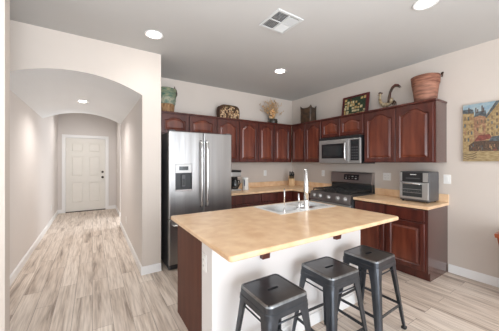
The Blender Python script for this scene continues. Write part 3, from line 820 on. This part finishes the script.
# ------------------------------------------------------------ toaster oven
to = thing('toaster_oven', 'black and silver countertop air fryer toaster oven right of the range', 'toaster oven', (3.41, 1.625, CT), RW)
TW = 0.335; TD = 0.30; TH = 0.385
MB().box(0, 0.012, 0.014, TW, TD, TH, 'grey', bev=0.012, seg=3).build('body', to)
for x in (0.03, TW-0.03):
    for y in (0.04, TD-0.04): MB().lathe([(0, 0), (0.012, 0), (0.014, 0.014), (0, 0.014)], 'rubber', 14, x, y).build('foot', to)
mb = MB().box(0.004, 0, 0.255, TW-0.004, 0.014, TH-0.008, 'black', bev=0.004)
mb.box(0.006, -0.003, 0.26, 0.035, 0.0, TH-0.012, 'steelb').box(TW-0.062, -0.003, 0.26, TW-0.006, 0.0, TH-0.012, 'steelb')
mb.box(0.13, -0.0015, 0.345, 0.20, 0, 0.352, 'plate').box(0.08, -0.0015, 0.295, 0.24, 0, 0.305, 'grey')
mb.build('control_panel', to)
td = MB().box(0.004, -0.002, 0.04, TW-0.004, 0.014, 0.25, 'steelb', bev=0.004).box(0.04, -0.004, 0.068, TW-0.07, -0.002, 0.225, 'glass').build('door', to)
mb = MB().tube([(0.05, -0.002, 0.236), (0.05, -0.03, 0.236), (TW-0.08, -0.03, 0.236), (TW-0.08, -0.002, 0.236)], 0.007, 'chrome', 10); mb.build('handle', td)
mb = MB()
for k in range(9): mb.box(0.045+k*0.026, -0.0048, 0.135, 0.049+k*0.026, -0.004, 0.138, 'steelb')
mb.box(0.045, -0.0048, 0.118, TW-0.075, -0.004, 0.121, 'steelb').box(0.045, -0.0048, 0.16, TW-0.075, -0.004, 0.163, 'steelb')
mb.build('rack', td)
mb = MB()
for k in range(5): mb.box(TW-0.001, 0.05+k*0.022, 0.27, TW+0.001, 0.06+k*0.022, 0.34, 'grey')
mb.build('side_vent', to)

# ------------------------------------------------------------ coffee maker, mug, knife block
cm = thing('coffee_maker', 'black drip coffee maker with glass carafe beside the refrigerator', 'coffee maker', (2.10, 3.75, CT), 0)
MB().box(-0.10, -0.09, 0, 0.10, 0.14, 0.035, 'steelb', bev=0.008).build('base', cm)
MB().box(-0.10, 0.05, 0.035, 0.10, 0.14, 0.25, 'black', bev=0.008).build('column', cm)
MB().box(-0.10, -0.08, 0.25, 0.10, 0.14, 0.33, 'steelb', bev=0.01).build('brew_head', cm)
MB().box(-0.102, -0.085, 0.33, 0.102, 0.142, 0.365, 'black', bev=0.012).build('lid', cm)
ca = MB().lathe([(0, 0.036), (0.06, 0.036), (0.075, 0.06), (0.078, 0.12), (0.06, 0.17), (0.052, 0.19), (0.048, 0.19), (0, 0.185)], 'glass', 28, 0, -0.02).build('carafe', cm)
MB().lathe([(0, 0.19), (0.055, 0.19), (0.052, 0.21), (0, 0.212)], 'black', 24, 0, -0.02).build('carafe_lid', ca)
MB().tube([(0.02, -0.07, 0.19), (0.035, -0.125, 0.185), (0.04, -0.14, 0.14), (0.03, -0.10, 0.08)], 0.009, 'black', 10).build('carafe_handle', ca)
mg = thing('pitcher', 'white ceramic pitcher with blue handle beside the coffee maker', 'pitcher', (2.315, 3.72, CT), 0)
MB().lathe([(0, 0), (0.055, 0), (0.06, 0.01), (0.056, 0.12), (0.054, 0.19), (0.06, 0.225), (0.056, 0.225), (0.05, 0.19), (0.05, 0.015), (0, 0.012)], 'white', 28).build('body', mg)
MB().tube([(-0.04, -0.04, 0.19), (-0.058, -0.07, 0.18), (-0.06, -0.075, 0.12), (-0.04, -0.04, 0.08)], 0.007, 'blue', 10).build('handle', mg)
kb = thing('knife_block', 'light wood knife block with black handled knives in the counter corner', 'knife block', (3.50, 3.80, CT), math.radians(-35))
MB().prism([(-0.07, 0), (0.07, 0), (0.07, 0.15), (0.02, 0.235), (-0.07, 0.15)], -0.055, 0.055, 'blond', bev=0.004, seg=2,
           mtx=Matrix(((0, 0, 1, 0), (1, 0, 0, 0), (0, 1, 0, 0), (0, 0, 0, 1)))).build('block', kb)
for i, x in enumerate((-0.036, -0.012, 0.012, 0.036)):
    for j in range(2):
        b0 = Vector((x, -0.045+j*0.05, 0.165+j*0.045)); dr_ = Vector((0, -0.55, 0.83)).normalized()
        L_ = 0.10+0.02*((i+j) % 2)
        p = [b0, b0+dr_*L_*0.5, b0+dr_*L_]
        MB().tube(p, [0.010, 0.0085, 0.011], 'black', 8).build('knife_handle', kb)

# ------------------------------------------------------------ decor on top of the cabinets
TZ = UZ1+0.022
# painted planter, partly hidden behind the arch wall
t = thing('painted_pot', 'weathered teal and tan pot with rusty rim above the refrigerator', 'pot', (0.965, 3.87, TZ), 0)
def wob(prof, m, seed, amp, n=36, sq=0.0):
    random.seed(seed)
    mb = MB(); mb.lathe(prof, m, n)
    for v in mb.bm.verts:
        a = math.atan2(v.co.y, v.co.x)
        k = 1+amp*math.sin(3*a+v.co.z*30+seed)+amp*0.6*math.sin(7*a-v.co.z*50)+random.uniform(-amp, amp)*0.4
        if sq: k *= 1+sq*(1/max(abs(math.cos(a)), abs(math.sin(a)))-1)
        v.co.x *= k; v.co.y *= k
    return mb
wob([(0, 0), (0.105, 0), (0.112, 0.03), (0.118, 0.08), (0.125, 0.13)], 'tan', 1, 0.02).build('base', t)['label'] = 'tan woven lower half'
wob([(0.127, 0.125), (0.136, 0.14), (0.134, 0.16), (0.14, 0.20), (0.136, 0.215), (0.142, 0.23)], 'tealband', 2, 0.02).build('band', t)
wob([(0.138, 0.225), (0.15, 0.26), (0.148, 0.29), (0.158, 0.36), (0.15, 0.365), (0.135, 0.28), (0.12, 0.14), (0, 0.13)], 'teal', 3, 0.025).build('rim', t)['label'] = 'teal upper half'
mb = MB()
for a, h_ in ((0.1, 0.07), (0.4, 0.05), (-0.25, 0.04), (-0.6, 0.055)):
    x, y = 0.13*math.cos(a), 0.13*math.sin(a)
    mb.tube([(x, y, 0.32), (x+0.004, y, 0.34+h_*0.5), (x-0.006, y, 0.355+h_)], [0.016, 0.012, 0.004], 'rust', 8)
mb.tube([(0.10, -0.10, 0.335), (0.145, -0.05, 0.32), (0.158, 0.0, 0.30), (0.15, 0.05, 0.27)], 0.01, 'rust', 8)
mb.build('rim_ornament', t)['label'] = 'rusty brown ornament on the rim'

# mosaic plaque basket
t = thing('mosaic_box', 'rounded tan and brown patchwork bark box on the cabinet right of the refrigerator', 'ornament', (2.055, 3.885, TZ), 0)
prof = []
W_, H_ = 0.207, 0.255
for k in range(33):
    a = PI*k/32
    prof.append((W_*math.copysign(abs(math.cos(a))**0.4, math.cos(a)), H_*0.35+H_*0.65*math.sin(a)**0.6))
prof = [(W_*0.93, 0)]+prof+[(-W_*0.93, 0)]
T = Matrix.Translation((0, 0.06, 0)) @ RX
MB().prism(prof, 0, 0.12, 'darkbark', bev=0.008, mtx=T).build('box', t)
mb = MB(); random.seed(5)
cells = []
for i in range(13):
    z = 0.008
    while z < 0.235:
        hh = random.choice((0.022, 0.03, 0.045, 0.06)) if z < 0.16 else 0.024
        cells.append((-0.18+i*0.03+random.uniform(-0.003, 0.003), z+hh/2, random.uniform(0.015, 0.026), hh-random.uniform(0.004, 0.009)))
        z += hh
for x, z, a, b in cells:
    if (abs(x)/0.20)**3+(max(0, z-0.08)/0.165)**3 > 0.95: continue
    if z > 0.17: m_ = random.choice(['olive', 'olive', 'cork', 'darkbark', 'tan'])
    else: m_ = random.choice(['cork', 'cork', 'cork', 'tan', 'darkbark'])
    T = Matrix.Translation((x, -0.0595-random.uniform(0, 0.002), z)) @ Matrix.Rotation(random.uniform(-0.4, 0.4), 4, 'Y')
    mb.box(-a/2, -0.003, -b/2, a/2, 0.003, b/2, m_, bev=0.0015, seg=1, mtx=T)
mb.build('patchwork', t)

# dried flowers
t = thing('dried_flowers', 'dried straw coloured flower arrangement in a small dark pot near the corner', 'flower arrangement', (3.06, 3.87, TZ), 0)
MB().lathe([(0, 0), (0.085, 0), (0.098, 0.02), (0.10, 0.06), (0.088, 0.085), (0.094, 0.10), (0.084, 0.10), (0.075, 0.08), (0, 0.075)], 'pot', 30).build('pot', t)
mb = MB(); mb2 = MB(); random.seed(11)
for k in range(90):
    a = random.uniform(0, 2*PI); r0 = random.uniform(0, 0.05)
    sp = random.uniform(0.02, 0.26)*(1 if random.random() < 0.7 else 1.2); h_ = random.uniform(0.20, 0.46)*(1-0.25*sp/0.3)
    ca_, sa = math.cos(a), math.sin(a)*0.45
    p0 = Vector((r0*ca_, r0*sa, 0.077)); p2 = Vector((sp*ca_, sp*sa, 0.08+h_)); p1 = (p0+p2)/2+Vector((-ca_*0.02, -sa*0.02, 0.04))
    mb.tube([p0, p1, p2], [0.0022, 0.002, 0.0012], 'straw', 5)
    if random.random() < 0.85:
        d_ = (p2-p1).normalized()
        for q in range(5):
            c = p2-d_*random.uniform(0, 0.06)+Vector((random.uniform(-.016, .016), random.uniform(-.012, .012), random.uniform(-.014, .014)))
            r_ = random.uniform(0.004, 0.009)
            mb2.ball(c, r_, random.choice(['straw', 'straw', 'orange', 'cork']) , (1, 1, 1.9), 1)
for k in range(40):
    c = (random.gauss(-0.035, 0.04), random.gauss(-0.02, 0.03), 0.13+random.uniform(0, 0.16))
    mb2.ball(c, random.uniform(0.012, 0.024), random.choice(['orange', 'orange', 'cork']), (1, 1, 1.2), 1)
mb.build('stems', t)['kind'] = 'stuff'; mb2.build('blooms', t)['kind'] = 'stuff'

# dark square vase with pointed corners
t = thing('square_vase', 'dark mottled bronze vase with pointed corners, left of the framed tray', 'vase', (3.60, 3.42, TZ), RW+0.15)
tb = bmesh.new(); LV = []
for z, h_, pk in ((0, 0.11, 0), (0.01, 0.118, 0), (0.10, 0.120, 0), (0.22, 0.118, 0), (0.27, 0.12, 0.0), (0.30, 0.126, 0.05), (0.298, 0.116, 0.045), (0.26, 0.10, 0), (0.06, 0.085, 0)):
    l = []
    for k in range(32):
        a = 2*PI*k/32+PI/4; m_ = max(abs(math.cos(a)), abs(math.sin(a)))
        q = (1/m_-1)/0.414
        x, y = h_*math.cos(a)/m_, h_*math.sin(a)/m_
        l.append(tb.verts.new((x, y*0.75, z+pk*q**2)))
    LV.append(l)
for A, B in zip(LV, LV[1:]):
    for k in range(32): tb.faces.new((A[k], A[(k+1) % 32], B[(k+1) % 32], B[k]))
tb.faces.new(LV[0][::-1]); tb.faces.new(LV[-1])
bmesh.ops.recalc_face_normals(tb, faces=tb.faces[:])
MB().merge(tb, 'mottled', True).build('vessel', t)
MB().box(-0.075, -0.080, 0.06, 0.055, -0.074, 0.22, 'rust', bev=0.002).build('front_plaque', t)['label'] = 'reddish square motif'

# framed tray leaning on the wall
t = thing('framed_tray', 'rectangular dark red framed tray with ochre and green motif leaning on the wall', 'tray', (3.655, 2.705, TZ), RW)
TL = Matrix.Rotation(-0.16, 4, 'X')
TWd, THt = 0.485, 0.37
mb = MB()
for a in ((0, 0, TWd, 0.035), (0, THt-0.03, TWd, THt), (0, 0.035, 0.035, THt-0.03), (TWd-0.05, 0.035, TWd, THt-0.03)):
    mb.box(a[0], 0, a[1], a[2], 0.022, a[3], 'redframe', bev=0.004, mtx=TL)
mb.build('frame', t)
mb = MB().box(0.035, 0.012, 0.035, TWd-0.05, 0.02, THt-0.03, 'patch_g', mtx=TL); random.seed(3)
for i in range(8):
    for j in range(6):
        x0 = 0.037+i*0.0495; z0 = 0.037+j*0.05
        if random.random() < 0.86:
            if i >= 4 and j >= 3: m_ = random.choice(['patch_g', 'patch_g', 'patch_y', 'patch_r'])
            else: m_ = random.choice(['patch_y', 'patch_w', 'patch_y', 'patch_w', 'patch_y', 'patch_w', 'patch_r'])
            dx, dz = random.uniform(0.03, 0.048), random.uniform(0.025, 0.048)
            ox = random.uniform(0, 0.0485-dx)
            mb.box(x0+ox, 0.0095, z0, x0+ox+dx, 0.012, z0+dz, m_, bev=0.001, seg=1, mtx=TL)
mb.build('picture', t)

# rooster figurine
t = thing('rooster_figurine', 'metal rooster figurine with a long curved dark tail on the tall cabinet', 'figurine', (3.60, 1.875, TZ), RW)
t.scale = (0.87, 1, 0.92)
mb = MB()
# body faces left (local -x)
mb.tube([(-0.125, 0, 0.245), (-0.13, 0, 0.19), (-0.115, 0, 0.13), (-0.07, 0, 0.085), (0.0, 0, 0.085), (0.05, 0, 0.12), (0.07, 0, 0.17)], [0.014, 0.022, 0.028, 0.034, 0.036, 0.03, 0.018], 'cream', 14)
mb.ball((-0.125, 0, 0.262), 0.022, 'cream', (1.1, 0.8, 1))
mb.build('body', t)
mb = MB()
for k in range(4): mb.ball((-0.145+k*0.017, 0, 0.285+0.008*math.sin(k*1.3+0.6)), 0.013, 'rust', (0.9, 0.4, 1.2), 1)
mb.ball((-0.145, 0, 0.232), 0.011, 'rust', (0.7, 0.5, 1.4), 1)
mb.build('comb', t)['label'] = 'rusty red comb and wattle'
MB().tube([(-0.142, 0, 0.262), (-0.172, 0, 0.256)], [0.008, 0.001], 'tan', 8).build('beak', t)
for off, r_, hh in ((0.0, 0.017, 0), (0.012, 0.012, -0.014), (-0.014, 0.012, -0.028)):
    pts = [(0.03, off, 0.10), (0.028, off, 0.19), (0.04, off, 0.27+hh*0.5), (0.075, off, 0.335+hh), (0.12, off, 0.362+hh), (0.165, off, 0.352+hh), (0.205, off, 0.318+hh)]
    MB().tube(pts, [0.026, r_*1.35, r_, r_, r_*0.9, r_*0.7, 0.003], 'mottled' if off else 'rust', 10).build('tail_feather', t)['label'] = 'dark curved tail feather'
mb = MB()
for k in range(3): mb.tube([(0.02+k*0.03, 0.03, 0.15-0.01*k), (0.05+k*0.03, 0.03, 0.10), (0.08+k*0.02, 0.03, 0.05)], [0.010, 0.012, 0.003], 'darkbark', 8)
mb.build('wing', t)
for y in (-0.018, 0.018):
    MB().tube([(-0.01, y, 0.06), (-0.01, y, 0.03), (-0.012, y, 0.006)], 0.005, 'bronze', 8).build('leg', t)
MB().box(-0.07, -0.04, 0, 0.06, 0.04, 0.006, 'bronze', bev=0.002).build('base', t)

# large bark basket at the end of the cabinets
t = thing('bark_basket', 'large reddish tan bark basket flaring upwards at the right end of the cabinets', 'basket', (3.565, 1.385, TZ), 0.2)
wob([(0, 0), (0.115, 0), (0.12, 0.02), (0.128, 0.09), (0.138, 0.17), (0.146, 0.22)], 'terracotta', 4, 0.012, 44).build('body', t)
wob([(0.1465, 0.215), (0.149, 0.22), (0.154, 0.29), (0.157, 0.322), (0.149, 0.325), (0.142, 0.30), (0.12, 0.05), (0, 0.03)], 'bandwood', 6, 0.014, 44).build('rim_band', t)
MB().tube([(0.05, -0.16, 0.30), (0.055, -0.17, 0.355), (0.10, -0.155, 0.365), (0.115, -0.13, 0.33)], 0.008, 'darkbark', 8).build('handle', t)['label'] = 'small dark twig handle'


# ------------------------------------------------------------ street painting on the right wall
t = thing('street_painting', 'unframed canvas painting of a city street with red awnings on right wall', 'painting', (XR-0.002, 1.056, 1.385), RW)
PW, PH, PD = 0.92, 0.665, 0.03
MB().box(0, -PD+0.001, 0, PW, 0, PH, 'p_stone', bev=0.002).build('canvas', t)
mb = MB(); y = -PD
def pr(x0, z0, x1, z1, m_, l=0):
    mb.box(x0, y-0.0004*(l+1), z0, x1, y+0.001, z1, m_)
def pp(pts, m_, l=0):
    T = Matrix(((1, 0, 0, 0), (0, 0, 1, 0), (0, 1, 0, 0), (0, 0, 0, 1)))
    mb.prism(pts, y-0.0004*(l+1), y+0.001, m_, mtx=T)
pr(0, 0.45, PW, PH, 'p_sky')
# left facade, pale green-ochre
pp([(0, 0.13), (0.10, 0.15), (0.10, 0.575), (0, 0.585)], 'p_stone', 1)
pp([(0, 0.565), (0.098, 0.555), (0.092, 0.60), (0.07, 0.612), (0, 0.608)], 'p_roof', 2)
for i in range(3):
    for j in range(4):
        if (i, j) == (1, 2): continue
        pr(0.012+i*0.031, 0.235+j*0.083-i*0.004, 0.027+i*0.030, 0.275+j*0.083-i*0.004, ('p_win', 'p_roof', 'p_stone2')[(i+2*j) % 3], 2)
# middle facade, pinkish, with chimneys
pp([(0.10, 0.22), (0.215, 0.24), (0.215, 0.50), (0.155, 0.535), (0.10, 0.52)], 'p_stone2', 1)
pp([(0.10, 0.51), (0.15, 0.525), (0.21, 0.50), (0.20, 0.575), (0.115, 0.57)], 'p_roof', 2)
for x, z in ((0.112, 0.62), (0.128, 0.60), (0.165, 0.635), (0.178, 0.61), (0.05, 0.63)): pr(x, 0.56, x+0.010, z, 'p_dark', 3)
for x, z in ((0.125, 0.43), (0.16, 0.44), (0.19, 0.43), (0.125, 0.35), (0.17, 0.35)): pr(x, z, x+0.013, z+0.035, 'p_win', 2)
pp([(0.135, 0.32), (0.175, 0.33), (0.17, 0.42), (0.15, 0.41)], 'p_stone', 3)
# long right facade in perspective rising to the corner
pp([(0.20, 0.22), (PW, 0.16), (PW, PH), (0.285, PH), (0.20, 0.515)], 'p_stone', 2)
pp([(0.198, 0.50), (0.285, PH), (0.32, PH), (0.205, 0.485)], 'p_roof', 3)
for i in range(11):
    for j in range(4):
        g_ = 1+i*0.16
        x = 0.215+i*0.028+i*i*0.0036
        pr(x, 0.29+j*0.058*g_*0.92, x+0.009*g_, 0.318+j*0.058*g_*0.92+0.004*i, ('p_win', 'p_dark', 'p_win', 'p_roof')[(i+j) % 4], 3) if 0.33+j*0.058*g_*0.92 < 0.64 and x < 0.85 else None
# shade and crowd under the awnings
pp([(0.055, 0.12), (PW, 0.10), (PW, 0.22), (0.20, 0.235), (0.10, 0.23), (0.055, 0.19)], 'p_dark', 4)
pp([(0.105, 0.235), (0.14, 0.30), (0.235, 0.305), (0.25, 0.255), (0.18, 0.24)], 'p_awn', 5)
pp([(0.225, 0.225), (0.25, 0.275), (0.40, 0.29), (0.42, 0.22)], 'p_roof', 6)
pp([(0.40, 0.225), (0.42, 0.30), (PW, 0.33), (PW, 0.23)], 'p_awn', 6)
random.seed(2)
for k in range(60):
    x = random.uniform(0.06, 0.88); z = random.uniform(0.115, 0.19); m_ = random.choice(['p_awn', 'p_stone', 'p_win', 'p_roof', 'p_stone2'])
    pr(x, z, x+random.uniform(0.004, 0.011), z+random.uniform(0.015, 0.04), m_, 7)
pr(0, 0, PW, 0.125, 'p_street', 3)
for q in (0.0, 0.026, 0.052):
    pp([(0.0, 0.035+q), (0.04, 0.02+q), (0.09, 0.028+q), (0.13, 0.05+q), (0.12, 0.054+q), (0.085, 0.036+q), (0.04, 0.028+q), (0.0, 0.044+q)], 'p_win', 4)
mb.build('painted_scene', t)

# tapered wooden planter just entering the frame at right
t = thing('wooden_planter', 'reddish tapered wooden planter by the right wall, cut off by the frame', 'planter', (3.52, 0.50, 0), 0)
t.scale = (1, 1, 1.12)
tb = bmesh.new(); LV = []
for z, h_ in ((0, 0.10), (0.565, 0.185), (0.565, 0.197), (0.60, 0.202), (0.60, 0.18), (0.50, 0.165)):
    LV.append([tb.verts.new((sx*h_, sy*h_, z)) for sx, sy in ((1, 1), (-1, 1), (-1, -1), (1, -1))])
for A, B in zip(LV, LV[1:]):
    for k in range(4): tb.faces.new((A[k], A[(k+1) % 4], B[(k+1) % 4], B[k]))
tb.faces.new(LV[0][::-1]); tb.faces.new(LV[-1])
bmesh.ops.recalc_face_normals(tb, faces=tb.faces[:])
MB().merge(tb, 'redwood').build('box', t)
MB().box(-0.16, -0.16, 0.50, 0.16, 0.16, 0.53, 'darkbark').build('soil', t)
